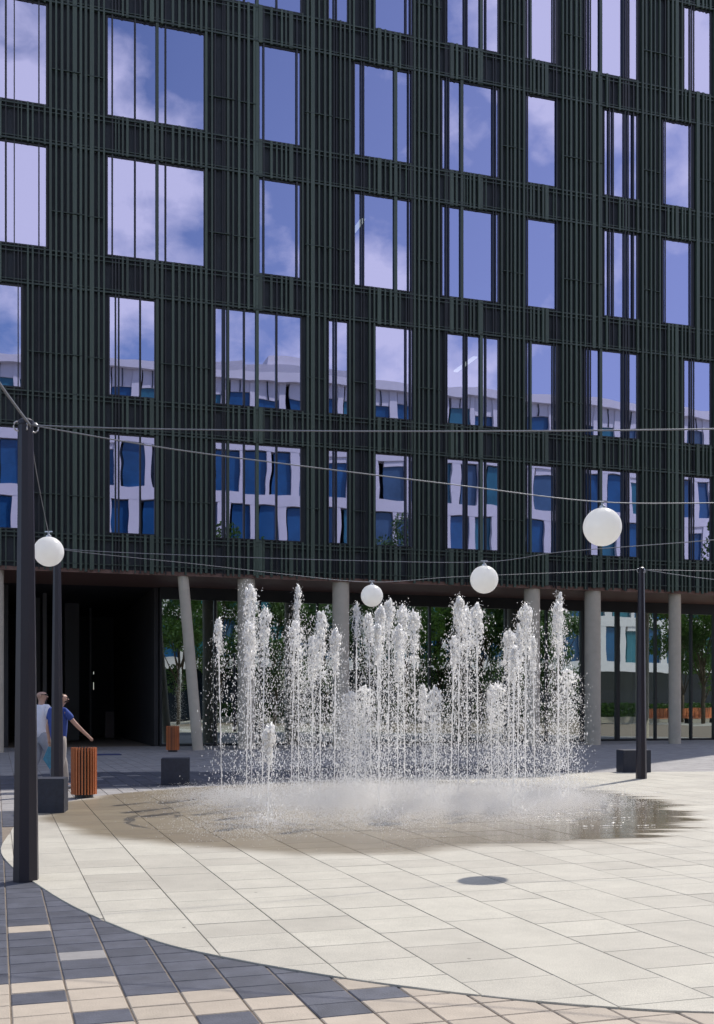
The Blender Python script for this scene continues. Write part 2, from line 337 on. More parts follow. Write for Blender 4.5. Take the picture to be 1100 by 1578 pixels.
SP, SQ = .5505, .445
def visible(x, y): return y > 4.3 and abs(x) < .36*y+1.2
slabs = []
p = 1.81-SP*16; ci = 0
rs = random.Random(3)
while p < 30:
    offq = rs.choice((0, .5))*SQ+rs.uniform(-.02, .02); q = 3.0+offq
    while q < 27:
        L_ = SQ*(2 if rs.random() < .16 else 1)
        ctr = unpq(p+SP/2, q+L_/2)
        if visible(ctr.x, ctr.y) and (inside(ctr.x, ctr.y, disc) or ddist(ctr.x, ctr.y) < 1.0):
            gp = .0023
            poly = [unpq(p+gp, q+gp), unpq(p+SP-gp, q+gp), unpq(p+SP-gp, q+L_-gp), unpq(p+gp, q+L_-gp)]
            full = all(inside(v.x, v.y, disc) for v in poly)
            if not full: poly = clip(poly, disc)
            if len(poly) > 2:
                c = sum(poly, Vector())/len(poly)
                area = abs(sum(a.x*b.y-b.x*a.y for a, b in zip(poly, poly[1:]+poly[:1])))/2
                if area > .004: slabs.append((c.y**3/area if abs(c.x) < .33*c.y else 1e9+c.y, c, poly, full, L_))
        q += L_
    p += SP
slabs.sort(key=lambda s: s[0])
smesh = {}
def shared_slab(key, w_, l_, top, ch, mt):
    if key not in smesh:
        mb = MB(); prism_poly(mb, [Vector((-w_/2, -l_/2, 0)), Vector((w_/2, -l_/2, 0)), Vector((w_/2, l_/2, 0)), Vector((-w_/2, l_/2, 0))], -.03, 0, ch, Vector())
        smesh[key] = mb.mesh(key, mt)
    return smesh[key]
far = MB()
for i, (k, c, poly, full, L_) in enumerate(slabs):
    dz = rs.uniform(-.001, .001)
    if i < 300:
        if full:
            o = bpy.data.objects.new('slab', shared_slab('slab_%d' % round(L_*100), SP-.007, L_-.007, 0, .003, M['slab']))
            o.location = (c.x, c.y, .009+dz); o.rotation_euler = (rs.uniform(-.0015, .0015), rs.uniform(-.0015, .0015), TH); link(o, slab_root)
        else:
            mb = MB(); prism_poly(mb, [v-c for v in poly], -.012, 0, .003, Vector())
            mb.build('slab', M['slab'], slab_root, loc=(c.x, c.y, .009))
    else:
        far.cur = rs.random(); prism_poly(far, poly, -.003, .009+dz, .003, c)
far.build('slab_field', M['slab'], slab_root, kind='stuff')

# pavers
PW, PL = .2795, .2275
pp0 = pq(gnd(114.5, 1577.9))[0]; qq0 = pq(gnd(16.4, 1515.4))[1]
def cell(px, py):
    a, b = pq(gnd(px, py)); return (math.floor((a-pp0)/PW), math.floor((b-qq0)/PL))
force = {}
for c_ in ((59, 1537), (157, 1558), (229, 1522), (342, 1562), (530, 1562), (571, 1528)): force[cell(*c_)] = 'pv_dark'
force[cell(41, 1429)] = 'pv_tan'; force[cell(125, 1477)] = 'pv_grey'
rp_ = random.Random(11)
pavers = []
for i in range(-70, 150):
    for j in range(-12, 170):
        pc, qc = pp0+(i+.5)*PW, qq0+(j+.5)*PL
        c = unpq(pc, qc)
        if not visible(c.x, c.y) or qc > 39.5: continue
        if inside(c.x, c.y, disc) and ddist(c.x, c.y) > .25: continue
        dd = ddist(c.x, c.y)
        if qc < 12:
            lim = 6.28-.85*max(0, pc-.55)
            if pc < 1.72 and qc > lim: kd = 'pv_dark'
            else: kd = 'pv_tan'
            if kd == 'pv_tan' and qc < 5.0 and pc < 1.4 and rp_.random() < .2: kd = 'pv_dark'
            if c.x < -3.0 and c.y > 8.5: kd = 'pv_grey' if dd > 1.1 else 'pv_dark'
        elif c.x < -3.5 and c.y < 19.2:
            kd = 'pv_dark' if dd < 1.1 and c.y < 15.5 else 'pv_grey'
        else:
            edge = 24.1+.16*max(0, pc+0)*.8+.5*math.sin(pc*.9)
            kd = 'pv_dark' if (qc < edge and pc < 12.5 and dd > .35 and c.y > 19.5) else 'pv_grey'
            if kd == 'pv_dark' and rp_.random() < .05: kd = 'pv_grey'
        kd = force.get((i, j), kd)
        pavers.append((c.y if abs(c.x) < .33*c.y else 1e6+c.y, c, kd))
pavers.sort(key=lambda s: s[0])
fars = {k: MB() for k in ('pv_dark', 'pv_tan', 'pv_grey')}
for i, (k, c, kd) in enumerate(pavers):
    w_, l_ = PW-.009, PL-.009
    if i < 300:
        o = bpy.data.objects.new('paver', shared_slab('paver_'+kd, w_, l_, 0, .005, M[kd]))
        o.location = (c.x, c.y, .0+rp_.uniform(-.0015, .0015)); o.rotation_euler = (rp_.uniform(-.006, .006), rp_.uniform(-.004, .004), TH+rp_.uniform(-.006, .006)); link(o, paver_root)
    else:
        mb = fars[kd]; mb.cur = rp_.random()
        h1 = D*(w_/2); h2 = NN*(l_/2)
        prism_poly(mb, [c-h1-h2, c+h1-h2, c+h1+h2, c-h1+h2], -.012, rp_.uniform(-.001, .001), .004, c)
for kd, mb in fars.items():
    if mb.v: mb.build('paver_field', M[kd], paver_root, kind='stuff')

# ------------------------------------------------------------------ the dark green office building
B = empty('office_building', P0, TH)
tag(B, 'dark green slatted office building with mirrored windows above round concrete columns', 'building')
HB = 30.3; US, UE = -14.0, 29.9; BD = 18.0; SOF = 5.70
bands = []   # (z0, z1, 'W'/'S', set)
W0 = {'D': 6.81, 'C': 11.13, 'B': 15.50, 'A': 19.87, 'Z': 24.24}
WH = 3.15
rows = [('D', 1), ('C', 1), ('B', 0), ('A', 0), ('Z', 1)]
setA = [(-70, 73), (164, 316), (398, 464), (545, 637), (680, 769), (808, 859), (930, 983), (1020, 1069), (1120, 1180)]
setC = [(-90, 36), (167, 240), (328, 465), (505, 537), (577, 637), (683, 769), (808, 859), (900, 983), (1053, 1096), (1130, 1190)]
sp_ = {0: [(U(a), U(b)) for a, b in setA], 1: [(U(a), U(b)) for a, b in setC]}
crossA = [(9, .04), (22, .04), (60, .045), (173, .05), (208, .05), (242, .11), (255, .04), (406, .06), (457, .06), (556, .04), (560, .04), (609, .14), (629, .04), (634, .05), (687, .04), (691, .04), (711, .13), (759, .04), (763, .04), (812, .04), (857, .03), (938, .05), (944, .05), (962, .05), (967, .05), (975, .06), (1024, .04), (1064, .05)]
crossC = [(28, .04), (33, .04), (178, .05), (183, .05), (216, .06), (331, .05), (343, .04), (346, .04), (351, .10), (376, .06), (396, .12), (426, .06), (514, .04), (518, .04), (625, .05), (632, .05), (685, .04), (688, .04), (715, .04), (719, .04), (741, .13), (748, .04), (811, .04), (817, .08), (852, .04), (856, .04), (904, .04), (909, .04), (925, .12), (959, .05), (964, .05), (968, .05), (1064, .05), (1068, .04)]
cross = {0: [(U(a), b) for a, b in crossA], 1: [(U(a), b) for a, b in crossC]}
def inwin(u, s): return any(a-.02 < u < b+.02 for a, b in sp_[s])
rf = random.Random(21)
fins = []
u = US+.1
while u < UE-.1:
    r_ = rf.random()
    wd = .055 if r_ < .45 else (.075 if r_ < .85 else .13)
    fins.append((u, wd)); u += wd/2+rf.choice((.07, .085, .10, .12))+.045
# vertical bands bottom to top
lev = []
z = SOF
for nm, s in rows:
    lev.append((z, W0[nm], None)); lev.append((W0[nm], W0[nm]+WH, s)); z = W0[nm]+WH
lev.append((z, 28.6, None))
segs = []
allf = [(u, wd, None) for u, wd in fins if not any(abs(u-c) < .09 for s in (0, 1) for c, _ in cross[s])]
for s in (0, 1):
    allf += [(c, wd, s) for c, wd in cross[s]]
for u, wd, cs in allf:
    cur = None
    for z0, z1, s in lev:
        on = (s is None) or (not inwin(u, s)) or (cs == s)
        if on and s is None and cs is not None and False: on = False
        if on:
            if cur is None: cur = [z0, z1]
            else: cur[1] = z1
        elif cur: segs.append((u, wd, *cur, cs)); cur = None
    if cur: segs.append((u, wd, *cur, cs))
def uvis(u):
    x = P0.x+u*CT; y = P0.y+u*ST; return abs(x/y) < .325
segs.sort(key=lambda s: -((s[3]-s[2])*(1 if uvis(s[0]) else .01)*(s[1]+.1)))
ubox = {}
def unit_box(mt):
    if mt not in ubox:
        mb = MB(); mb.box(-.5, .5, -.5, .5, 0, 1); ubox[mt] = mb.mesh('fin', M[mt])
    return ubox[mt]
restf = MB()
for i, (u, wd, z0, z1, cs) in enumerate(segs):
    dp = .07+.035*((i*7) % 3)/2
    if cs is not None: wd *= .8; dp = .055
    if z0 == SOF: z0 = SOF-.02-.03*((i*5) % 4)
    dark = cs is not None and wd < .06
    if i < 300:
        o = bpy.data.objects.new('mullion' if dark else 'fin', unit_box('frame' if dark else 'fin')); link(o, B); o.location = (u, -dp/2, z0); o.scale = (wd, dp, z1-z0)
    else:
        restf.cur = rf.random(); restf.box(u-wd/2, u+wd/2, -dp, 0, z0, z1)
restf.build('fin_field', M['fin'], B, kind='stuff')
# rails (sill rail and head rail of each storey, and short ones at mid height of the piers)
def rail(z, h, u0, u1, dp):
    o = bpy.data.objects.new('rail', unit_box('rail')); link(o, B); o.location = ((u0+u1)/2, -dp/2+.004, z); o.scale = (u1-u0, dp, h)
for nm, s in rows:
    rail(W0[nm]-.10, .045, US+.02, UE-.02, .075); rail(W0[nm]-.22, .03, US+.02, UE-.02, .06)
    rail(W0[nm]+WH+.03, .05, US+.02, UE-.02, .085); rail(W0[nm]+WH+.14, .03, US+.02, UE-.02, .06)
    ends = [US]+[e for ab in sp_[s] for e in ab]+[UE]
    for k in range(0, len(ends), 2):
        a, b = ends[k], ends[k+1]
        if b-a > .6:
            m_ = a+(b-a)*rf.uniform(.45, .7)
            rail(W0[nm]+1.12, .025, a+.12, m_, .11); rail(W0[nm]+1.12-.02, .025, m_+.1, b-.1, .10)
rail(SOF+.12, .03, US+.02, UE-.02, .075)
# backing wall with real openings
wl = MB(); TK = .30; Y1_ = .05
for z0, z1, s in lev:
    if s is None: wl.box(US, UE, Y1_, Y1_+TK, z0+.001, z1-.001)
    else:
        ends = [US]+[e for ab in sp_[s] for e in ab]+[UE]
        for k in range(0, len(ends), 2):
            wl.box(ends[k], ends[k+1], Y1_, Y1_+TK, z0, z1)
wl.box(US, UE, Y1_, Y1_+TK, 28.6, HB-.001)
wl.build('cladding_wall', M['backing'], B)
sw = MB(); sw.box(US, US+.3, Y1_+TK, BD, SOF, HB); sw.box(UE-.3, UE, Y1_+TK, BD, SOF, HB); sl0, sl1 = U(143.9, BD), U(145.2, BD); sw.box(US, sl0, BD, BD+.3, 0, HB); sw.box(sl1, UE, BD, BD+.3, 0, HB); sw.box(sl0, sl1, BD, BD+.3, 3.0, HB); sw.box(sl0, sl1, BD, BD+.3, 0, 2.15); sw.box(sl0, sl1, BD, BD+.3, 2.5, 2.87)
sw.build('wall', M['backing'], B)
rr = MB(); rr.box(US, UE, 0, BD+.3, HB, HB+.3); rr.build('roof', M['roofm'], B)
ff = MB()
for nm, s in rows: ff.box(US+.3, UE-.3, Y1_+TK+.002, BD-.01, W0[nm]-.9, W0[nm]-.6)
ff.build('floor_slab', M['inwall'], B)
bk = MB(); bk.box(US+.3, UE-.3, 7, 7.2, SOF+.4, 28); bk.build('core_wall', M['inwall'], B)
# windows
for nm, s in rows:
    z0, z1 = W0[nm], W0[nm]+WH
    for a, b in sp_[s]:
        fw = .045; y_ = .02
        mb = MB(); ya, yb = .0, .12
        mb.box(a, a+fw, ya, yb, z0, z1); mb.box(b-fw, b, ya, yb, z0, z1); mb.box(a+fw, b-fw, ya, yb, z0, z0+fw); mb.box(a+fw, b-fw, ya, yb, z1-fw, z1)
        mids = sorted(c for c, wd in cross[s] if a+.5 < c < b-.5)
        cuts = [a+fw]; last = a
        for c in mids:
            if c-cuts[-1] > .7 and b-c > .6:
                mb.box(c-.03, c+.03, ya, yb, z0+fw, z1-fw); cuts.append(c)
        wn_ = mb.build('window', M['frame'], B)
        cuts.append(b-fw)
        for k in range(len(cuts)-1):
            c0 = cuts[k]+(.03 if k else 0); c1 = cuts[k+1]-(.03 if k < len(cuts)-2 else 0)
            pm = MB(); pm.add([(c0, .035, z0+fw), (c1, .035, z0+fw), (c1, .035, z1-fw), (c0, .035, z1-fw)], [(0, 1, 2, 3)])
            pm.build('pane', M['glass'], wn_)
# ceiling strip lights glimpsed inside two rooms
lm = bpy.data.materials.new('strip_light'); lm.use_nodes = True
lm.node_tree.nodes['Principled BSDF'].inputs['Emission Color'].default_value = (1, .96, .9, 1); lm.node_tree.nodes['Principled BSDF'].inputs['Emission Strength'].default_value = .8
for px, nm in ((575, 'B'), (752, 'C')):
    mb = MB(); uu = U(px); mb.box(uu-.08, uu+.08, 1.1, 2.9, W0[nm]+2.75, W0[nm]+2.8)
    o = mb.build('ceiling_light', lm, B)
# soffit, set back ground floor
GO = 3.6
sf = MB(); sf.box(US, UE, .0, GO+.3, SOF-.12, SOF-.0); ps0 = MB(); ps0.box(US, UE, GO+.31, BD-.01, SOF-.125, SOF-.02); ps0.build('shaded_soffit', M['passage'], B)  # soffit past the glazing is coloured dark for the shade at that depth
sf.v = [(x, y+(.04 if y < .01 else 0), z-.005) for x, y, z in sf.v]
sf.build('soffit', M['soffit'], B)
ug0 = U(246, GO); ub0 = U(20, GO)
hd = MB(); hd.box(ug0, UE-1, GO-.06, GO+.2, SOF-.55, SOF-.13); hd.build('glazing_header', M['frame'], B)
muls = [246, 329, 399, 487, 545, 598, 660, 722, 777, 840, 894, 948, 1008, 1063, 1098, 1160]
for i in range(len(muls)-1):
    a, b = U(muls[i], GO), U(muls[i+1], GO)
    wd = .16 if muls[i] in (948, 894) else .07
    mb = MB(); mb.box(a, a+wd, GO-.08, GO+.12, 0, SOF-.55); mb.box(a+wd, b, GO-.04, GO+.06, 0, .08)
    o = mb.build('shopfront_window', M['frame'], B)
    pm = MB(); pm.add([(a+wd, GO, .08), (b, GO, .08), (b, GO, SOF-.55), (a+wd, GO, SOF-.55)], [(0, 1, 2, 3)]); pm.build('pane', M['lowglass'], o)
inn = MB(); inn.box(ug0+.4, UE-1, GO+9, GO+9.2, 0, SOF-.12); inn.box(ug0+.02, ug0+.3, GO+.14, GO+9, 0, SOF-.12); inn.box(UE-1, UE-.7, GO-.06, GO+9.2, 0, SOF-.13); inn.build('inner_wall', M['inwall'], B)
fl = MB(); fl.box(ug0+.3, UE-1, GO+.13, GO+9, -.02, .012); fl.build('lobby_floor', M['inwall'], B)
ic = MB()
for px in (430, 640, 850, 965, 1075): ic.lathe([(.25, 0), (.25, SOF-.12)], 16, (U(px, GO+3), GO+3, 0))
ic.build('inner_column', M['concrete'], B, smooth=True)
# dark passage on the left
pa, pb = U(14, 2), ug0
ps = MB()
ps.box(US, pa-1.2, GO-.3, GO-.1, 0, SOF-.13)
ps.box(pa-.3, pa, GO+1, BD, 0, SOF-.13); ps.box(pb-.16, pb-.02, GO+.2, BD-.01, 0, SOF-.13)
c1, c2 = U(141.5, BD), U(146.5, BD)
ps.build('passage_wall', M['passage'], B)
for (x0, x1, y0, y1, z1) in ((U(48, 9), U(62, 9), 9, 9.4, SOF-.13), (U(66, 7), U(72, 7), 7, 7.3, SOF-.13), (U(100, 11), U(122, 11), 11, 11.4, SOF-.13), (U(138, 13), U(141, 13), 13, 13.3, SOF-.13)):
    mb = MB(); mb.box(x0, x1, y0, y1, 0, z1); mb.build('passage_pier', M['roofm'], B)
mb = MB(); mb.box(U(162, 12), U(176, 12), 12, 12.3, 0.05, 1.15); mb.build('service_cabinet', mat('cabinet_brown', (.05, .035, .035), .6), B)
# columns
def column(px, wpx, top=None, r=None, off=.35):
    u_ = U(px, off); mb = MB(); rad = r
    mb.lathe([(rad, 0), (rad, SOF-.125)], 28, (0, 0, 0))
    o = mb.build('column', M['concrete'], B, smooth=True); o.location = (u_, off, 0)
    if top is not None:
        dx = U(top, off)-u_
        for v in o.data.vertices: v.co.x += dx*(v.co.z/(SOF-.125))
    return o
column(-12, 0, None, .34, .38)
column(305, 0, 282, .175, .22); column(379.5, 0, None, .285, .35); column(525, 0, None, .285, .35)
column(819.5, 0, None, .285, .35); column(913, 0, None, .29, .35); column(1039.5, 0, None, .225, .35); column(1135, 0, None, .285, .35)

# ------------------------------------------------------------------ white office building and trees behind the camera (the glass mirrors them)
vp = [(-230, 85), (0, 88.5), (200, 90.5), (400, 93.5), (600, 96.5), (800, 100), (1000, 104), (1200, 110), (1380, 118)]
base = [mirror(px, Y) for px, Y in vp]
def crv(t):
    k = min(int(t), len(base)-2); f = t-k
    a, b, c, d = base[max(k-1, 0)], base[k], base[k+1], base[min(k+2, len(base)-1)]
    return .5*((2*b)+(c-a)*f+(2*a-5*b+4*c-d)*f*f+(3*b-a-3*c+d)*f**3)
WBo = empty('white_office_building', (0, 0, 0)); tag(WBo, 'curved white office building with blue windows reflected in the dark facade', 'building')
# resample by arc length
pts = [crv(i*.05) for i in range(int((len(base)-1)/.05))]
L0 = [0]
for a, b in zip(pts, pts[1:]): L0.append(L0[-1]+(b-a).length)
def arc(s):
    for i in range(len(L0)-1):
        if L0[i+1] >= s: break
    f = (s-L0[i])/max(1e-6, L0[i+1]-L0[i]); return pts[i].lerp(pts[i+1], f)
tot = L0[-1]; cenp = Vector((0, 0, 0))
def outn(s):
    t = (arc(min(s+.3, tot-.01))-arc(max(s-.3, 0))).normalized(); n_ = Vector((t.y, -t.x, 0))
    if n_.dot(P0+D*12-arc(s)) < 0: n_ = -n_
    return n_
BAY = 2.45; nb = int(tot/BAY)
def strip(mb, s0, s1, d0, d1, z0, z1, k=6):
    n_ = max(1, int((s1-s0)/1.8)); ss = [s0+(s1-s0)*i/n_ for i in range(n_+1)]
    for i in range(n_):
        vs = []
        for s_ in (ss[i], ss[i+1]):
            o_ = outn(s_); a_ = arc(s_)
            for dd_ in (d0, d1):
                for z_ in (z0, z1): v = a_+o_*dd_; vs.append((v.x, v.y, z_))
        mb.add(vs, [(2, 3, 7, 6), (0, 4, 5, 1), (1, 5, 7, 3), (0, 2, 6, 4), (0, 1, 3, 2), (4, 6, 7, 5)])
levels = [5.2, 9.7, 14.2, 18.7, 23.25]
mb = MB(); strip(mb, 0, tot-.1, -14, -1.0, 0, 29.3); mb.build('core', M['dark_glass'], WBo)
for z_ in levels:
    mb = MB(); strip(mb, 0, tot-.1, -1, .0, z_-.5, z_+.45); mb.build('spandrel', M['white_render'], WBo)
mb = MB(); strip(mb, 0, tot-.1, -1, .45, 28.7, 29.45); mb.build('parapet', M['white_render'], WBo)
mb = MB(); strip(mb, tot*.27, tot*.40, -9, -4.5, 29.35, 31.6); mb.build('plant_room', M['pale_grey'], WBo)
mb = MB(); strip(mb, tot*.33, tot*.38, -8, -5, 31.65, 32.6); mb.build('plant_room', M['white_render'], WBo)
mb = MB(); strip(mb, tot*.2, tot*.5, .1, .13, 29.46, 29.5); mb.build('roof_rail', M['rail'], WBo)
rw = random.Random(5)
for li, z_ in enumerate(levels):
    zt = (levels[li+1]-.5) if li < 4 else 28.7
    for b_ in range(nb):
        s0 = b_*BAY+rw.uniform(-.15, .15)+(li % 2)*BAY*.4; ww = rw.choice((1.5, 1.7, 1.9))
        if s0+ww > tot-.4 or s0 < 0: continue
        pr = MB(); strip(pr, s0+ww, min(s0+BAY-rw.uniform(0, .3), tot-.2), -1, -.02, z_+.45, zt); pr.build('pier', M['white_render'], WBo)
        top = zt-(1.2+rw.uniform(-.2, .3) if li == 4 else rw.choice((.08, .08, .5)))
        wi = MB(); strip(wi, s0, s0+ww, -.5, -.30, z_+.45, top); wi.build('window', M[rw.choice(('blue_glass', 'blue_glass', 'teal_glass', 'slate_glass'))], WBo)
        if li == 4 or top < zt-.2:
            wi = MB(); strip(wi, s0, s0+ww, -.45, -.12, top, zt); wi.build('lintel', M['white_render'], WBo)
        if li == 4:
            wi = MB(); strip(wi, s0+ww*.5-.04, s0+ww*.5+.04, -.12, -.04, top, zt); wi.build('mullion', M['dark_glass'], WBo)
# trees
def tree_mesh(seed, h, cr, nl):
    r_ = random.Random(seed); tm = MB(); pts_ = [Vector((0, 0, 0))]
    for i in range(1, 7): pts_.append(Vector((r_.uniform(-.12, .12)*i*.4, r_.uniform(-.12, .12)*i*.4, h*.75*i/6)))
    tm.tube(pts_, [.17*(1-i/8) for i in range(7)], 8)
    lobes = []
    for i in range(16):
        a = r_.uniform(0, 6.28); zz = r_.uniform(.3, .95)*h; rr_ = cr*math.sqrt(max(.05, 1-((zz/h-.6)/.45)**2))*r_.uniform(.3, .8)
        e = Vector((math.cos(a)*rr_, math.sin(a)*rr_, zz)); lobes.append((e, cr*r_.uniform(.28, .48)))
        s_ = pts_[min(5, int(zz/h*5))]; tm.tube([s_, s_.lerp(e, .5)+Vector((0, 0, .2)), e], [.06, .04, .015], 5)
    lm_ = MB()
    for i in range(nl):
        c_, rr_ = r_.choice(lobes); d_ = Vector((r_.gauss(0, 1), r_.gauss(0, 1), r_.gauss(0, .8))).normalized()*rr_*r_.uniform(.5, 1.05)**.6
        p_ = c_+d_; sz = r_.uniform(.07, .16); a_ = Vector((r_.gauss(0, 1), r_.gauss(0, 1), r_.gauss(0, 1))).normalized(); b_ = a_.orthogonal().normalized()
        lm_.cur = r_.random(); lm_.add([p_-a_*sz, p_+b_*sz*.55, p_+a_*sz, p_-b_*sz*.55], [(0, 1, 2, 3)])
    return tm.mesh('trunk', M['bark'], True), lm_.mesh('crown', M['leaf'])
tms = [tree_mesh(1, 11, 3.0, 9000), tree_mesh(2, 15, 3.2, 10000), tree_mesh(3, 9.5, 2.8, 8000)]
for i, (px, Y, k) in enumerate([(285, 80, 0), (350, 86, 1), (440, 82, 2), (520, 84, 0), (592, 84.5, 1), (650, 80, 0), (700, 82, 2), (768, 82, 0), (840, 81, 0), (890, 84, 2), (1088, 84, 1), (1125, 80, 0), (200, 82, 2)]):
    v = mirror(px, Y, 2); t = empty('tree', v, i*1.3)
    tag(t, 'leafy green street tree mirrored in the ground floor glazing', 'tree', 'trees standing behind the camera')
    link(bpy.data.objects.new('trunk', tms[k][0]), t); link(bpy.data.objects.new('crown', tms[k][1]), t)
# hedge planters and benches
hm = MB(); rh = random.Random(9)
a_, b_ = mirror(330, 88, GO), mirror(1180, 90, GO)
hl = (b_-a_).length; hd_ = (b_-a_).normalized(); hn = Vector((-hd_.y, hd_.x, 0))
for i in range(16000):
    p_ = a_+hd_*rh.uniform(0, hl)+hn*rh.uniform(-.7, .7)+Vector((0, 0, rh.uniform(.3, 1.5))); sz = rh.uniform(.06, .13)
    x_ = Vector((rh.gauss(0, 1), rh.gauss(0, 1), rh.gauss(0, 1))).normalized(); y_ = x_.orthogonal()
    hm.cur = rh.random(); hm.add([p_-x_*sz, p_+y_*sz*.6, p_+x_*sz, p_-y_*sz*.6], [(0, 1, 2, 3)])
hp = tag(empty('hedge_planter', a_, math.atan2(hd_.y, hd_.x)), 'long low hedge in a pale planter mirrored in the glazing', 'planter')
mb = MB(); mb.box(0, hl, -.8, .8, 0, .45); mb.build('planter_wall', M['concrete'], hp)
o = hm.build('foliage', M['leaf'], hp, kind='stuff'); o.matrix_parent_inverse = (Matrix.Translation(a_) @ Matrix.Rotation(math.atan2(hd_.y, hd_.x), 4, 'Z')).inverted()
for px, lb in ((1010, 'left'), (1075, 'right')):
    v = mirror(px, 84.0, GO); bnc = empty('wooden_bench', v, TH); tag(bnc, 'orange wooden bench with high back mirrored at the %s in the shopfront' % lb, 'bench', 'wooden benches behind the camera')
    for k in range(8):
        mb = MB(); mb.box(-1.3+k*.33, -1.3+k*.33+.3, -.05, .0, .45, 1.15); mb.build('slat', M['wood'], bnc)
    mb = MB(); mb.box(-1.3, 1.3, -.05, .55, .38, .44); mb.build('seat', M['wood'], bnc)
    for k in (-1.2, 1.1): mb = MB(); mb.box(k, k+.1, 0, .5, 0, .38); mb.build('leg', M['black'], bnc)

# ------------------------------------------------------------------ lamp poles, globes and cables
def pole(base, h, label):
    o = empty('lamp_pole', base); tag(o, label, 'pole', 'dark poles holding the lamp cables')
    mb = MB(); mb.tube([(0, 0, 0), (0, 0, h)], [.108, .062], 8, rot=R(22.5)+R(8)); mb.build('shaft', M['pole'], o)
    mb = MB(); mb.lathe([(0, 0), (.068, 0), (.068, .03), (.04, .05), (0, .05)], 16, (0, 0, h)); mb.build('cap', M['pole'], o)
    mb = MB()
    for a in range(4):
        pts_ = [Vector((math.cos(t)*.03, 0, math.sin(t)*.04)) for t in [k*math.pi/5 for k in range(11)]]
        ro = Matrix.Rotation(a*1.57+.4, 3, 'Z'); mb.tube([ro @ (p_+Vector((.07, 0, 0)))+Vector((0, 0, h-.02)) for p_ in pts_], .007, 5)
    mb.build('cable_ring', M['steel'], o)
    return o
b1 = gnd(40, 1357); pole(b1, 3.86, 'nearest tall dark pole at the left edge, standing on the charcoal pavers')
y3 = 18.2; pole(Vector(((88-CX)/F*y3, y3, 0)), 4.05, 'dark pole rising behind the left basalt block beside the walkers')
y2 = 22.0; pole(Vector(((988-CX)/F*y2, y2, 0)), 4.15, 'dark pole right of the fountain beside a basalt block')
def globe(px, py, wpx, label):
    Y = .4*F/wpx; c = at(px, py, Y); o = empty('globe_lamp', c); tag(o, label, 'lamp', 'white globe lamps hung on cables')
    mb = MB(); r_ = .2; prof = [(r_*math.sin(t), -r_*math.cos(t)) for t in [R(2)+(R(176))*k/28 for k in range(29)]]
    mb.lathe(prof, 40); mb.build('lamp_shade', M['opal'], o, smooth=True)
    mb = MB(); mb.lathe([(0, .19), (.035, .19), (.035, .215), (.012, .23), (.012, .27), (0, .27)], 12); mb.build('mount', M['steel'], o)
    mb = MB(); mb.box(-.05, .05, -.008, .008, .26, .275); mb.build('clamp', M['steel'], o)
    return c
g1 = globe(75, 850, 46, 'white globe lamp at the left, half behind the near pole')
g2 = globe(573, 918, 34, 'smallest white globe lamp, just above the fountain jets')
g3 = globe(746, 893, 43, 'white globe lamp below the facade, right of the smallest globe')
g4 = globe(928, 812, 59, 'largest white globe lamp, upper right, before the lowest windows')
def cable(pts, label, r=.005):
    P = [at(*p_) for p_ in pts]; out = []
    for i in range(len(P)-1):
        a, b, c, d = P[max(i-1, 0)], P[i], P[i+1], P[min(i+2, len(P)-1)]
        for k in range(6):
            t = k/6; out.append(.5*((2*b)+(c-a)*t+(2*a-5*b+4*c-d)*t*t+(3*b-a-3*c+d)*t**3))
    out.append(P[-1]); mb = MB(); mb.tube(out, r, 6)
    o = mb.build('cable', M['wire'], smooth=True); tag(o, label, 'cable', 'steel cables strung between the poles')
    return o
cable([(46, 655, 9.3), (150, 659, 9.07), (300, 662, 8.86), (550, 664.5, 8.43), (850, 664, 8.0), (1100, 661, 7.7), (1400, 655, 7.2)], 'upper cable running nearly level from the near pole across the facade', .0055)
cable([(46, 655, 9.3), (265, 692, 9.75), (480, 720, 10.2), (700, 747, 10.75), (918, 773, 11.55), (1100, 775, 11.8), (1350, 770, 12.2)], 'cable sloping down from the near pole to the largest globe', .0055)
cable([(46, 655, 9.3), (54, 715, 10.5), (66, 780, 13.2), (75, 822, 14.87)], 'short cable hanging from the near pole to the left globe')
cable([(46, 655, 9.3), (20, 620, 8.9), (0, 592, 8.5), (-60, 500, 7.6)], 'thick bright cable rising from the near pole out of the upper left', .011)
cable([(90, 838, 18.2), (110, 847, 18.1), (300, 856, 17.6), (550, 864, 16.7), (745, 866, 15.9), (860, 851, 15.2), (1000, 840, 14.6), (1100, 832, 14.2), (1300, 815, 13.5)], 'thin cable carrying the middle globe and rising to the right edge')
cable([(90, 840, 18.2), (110, 849, 18.2), (300, 869, 18.8), (440, 885, 19.4), (573, 897, 20.1), (700, 889, 20.7), (850, 883, 21.3), (984, 878, 22.0)], 'lowest cable carrying the smallest globe to the right pole')
cable([(992, 878, 22.0), (1100, 880, 23), (1250, 882, 24)], 'level cable leaving the right pole to the right')
cable([(992, 878, 22.0), (1100, 893, 21), (1250, 905, 19.5)], 'cable sagging down from the right pole to the right edge')

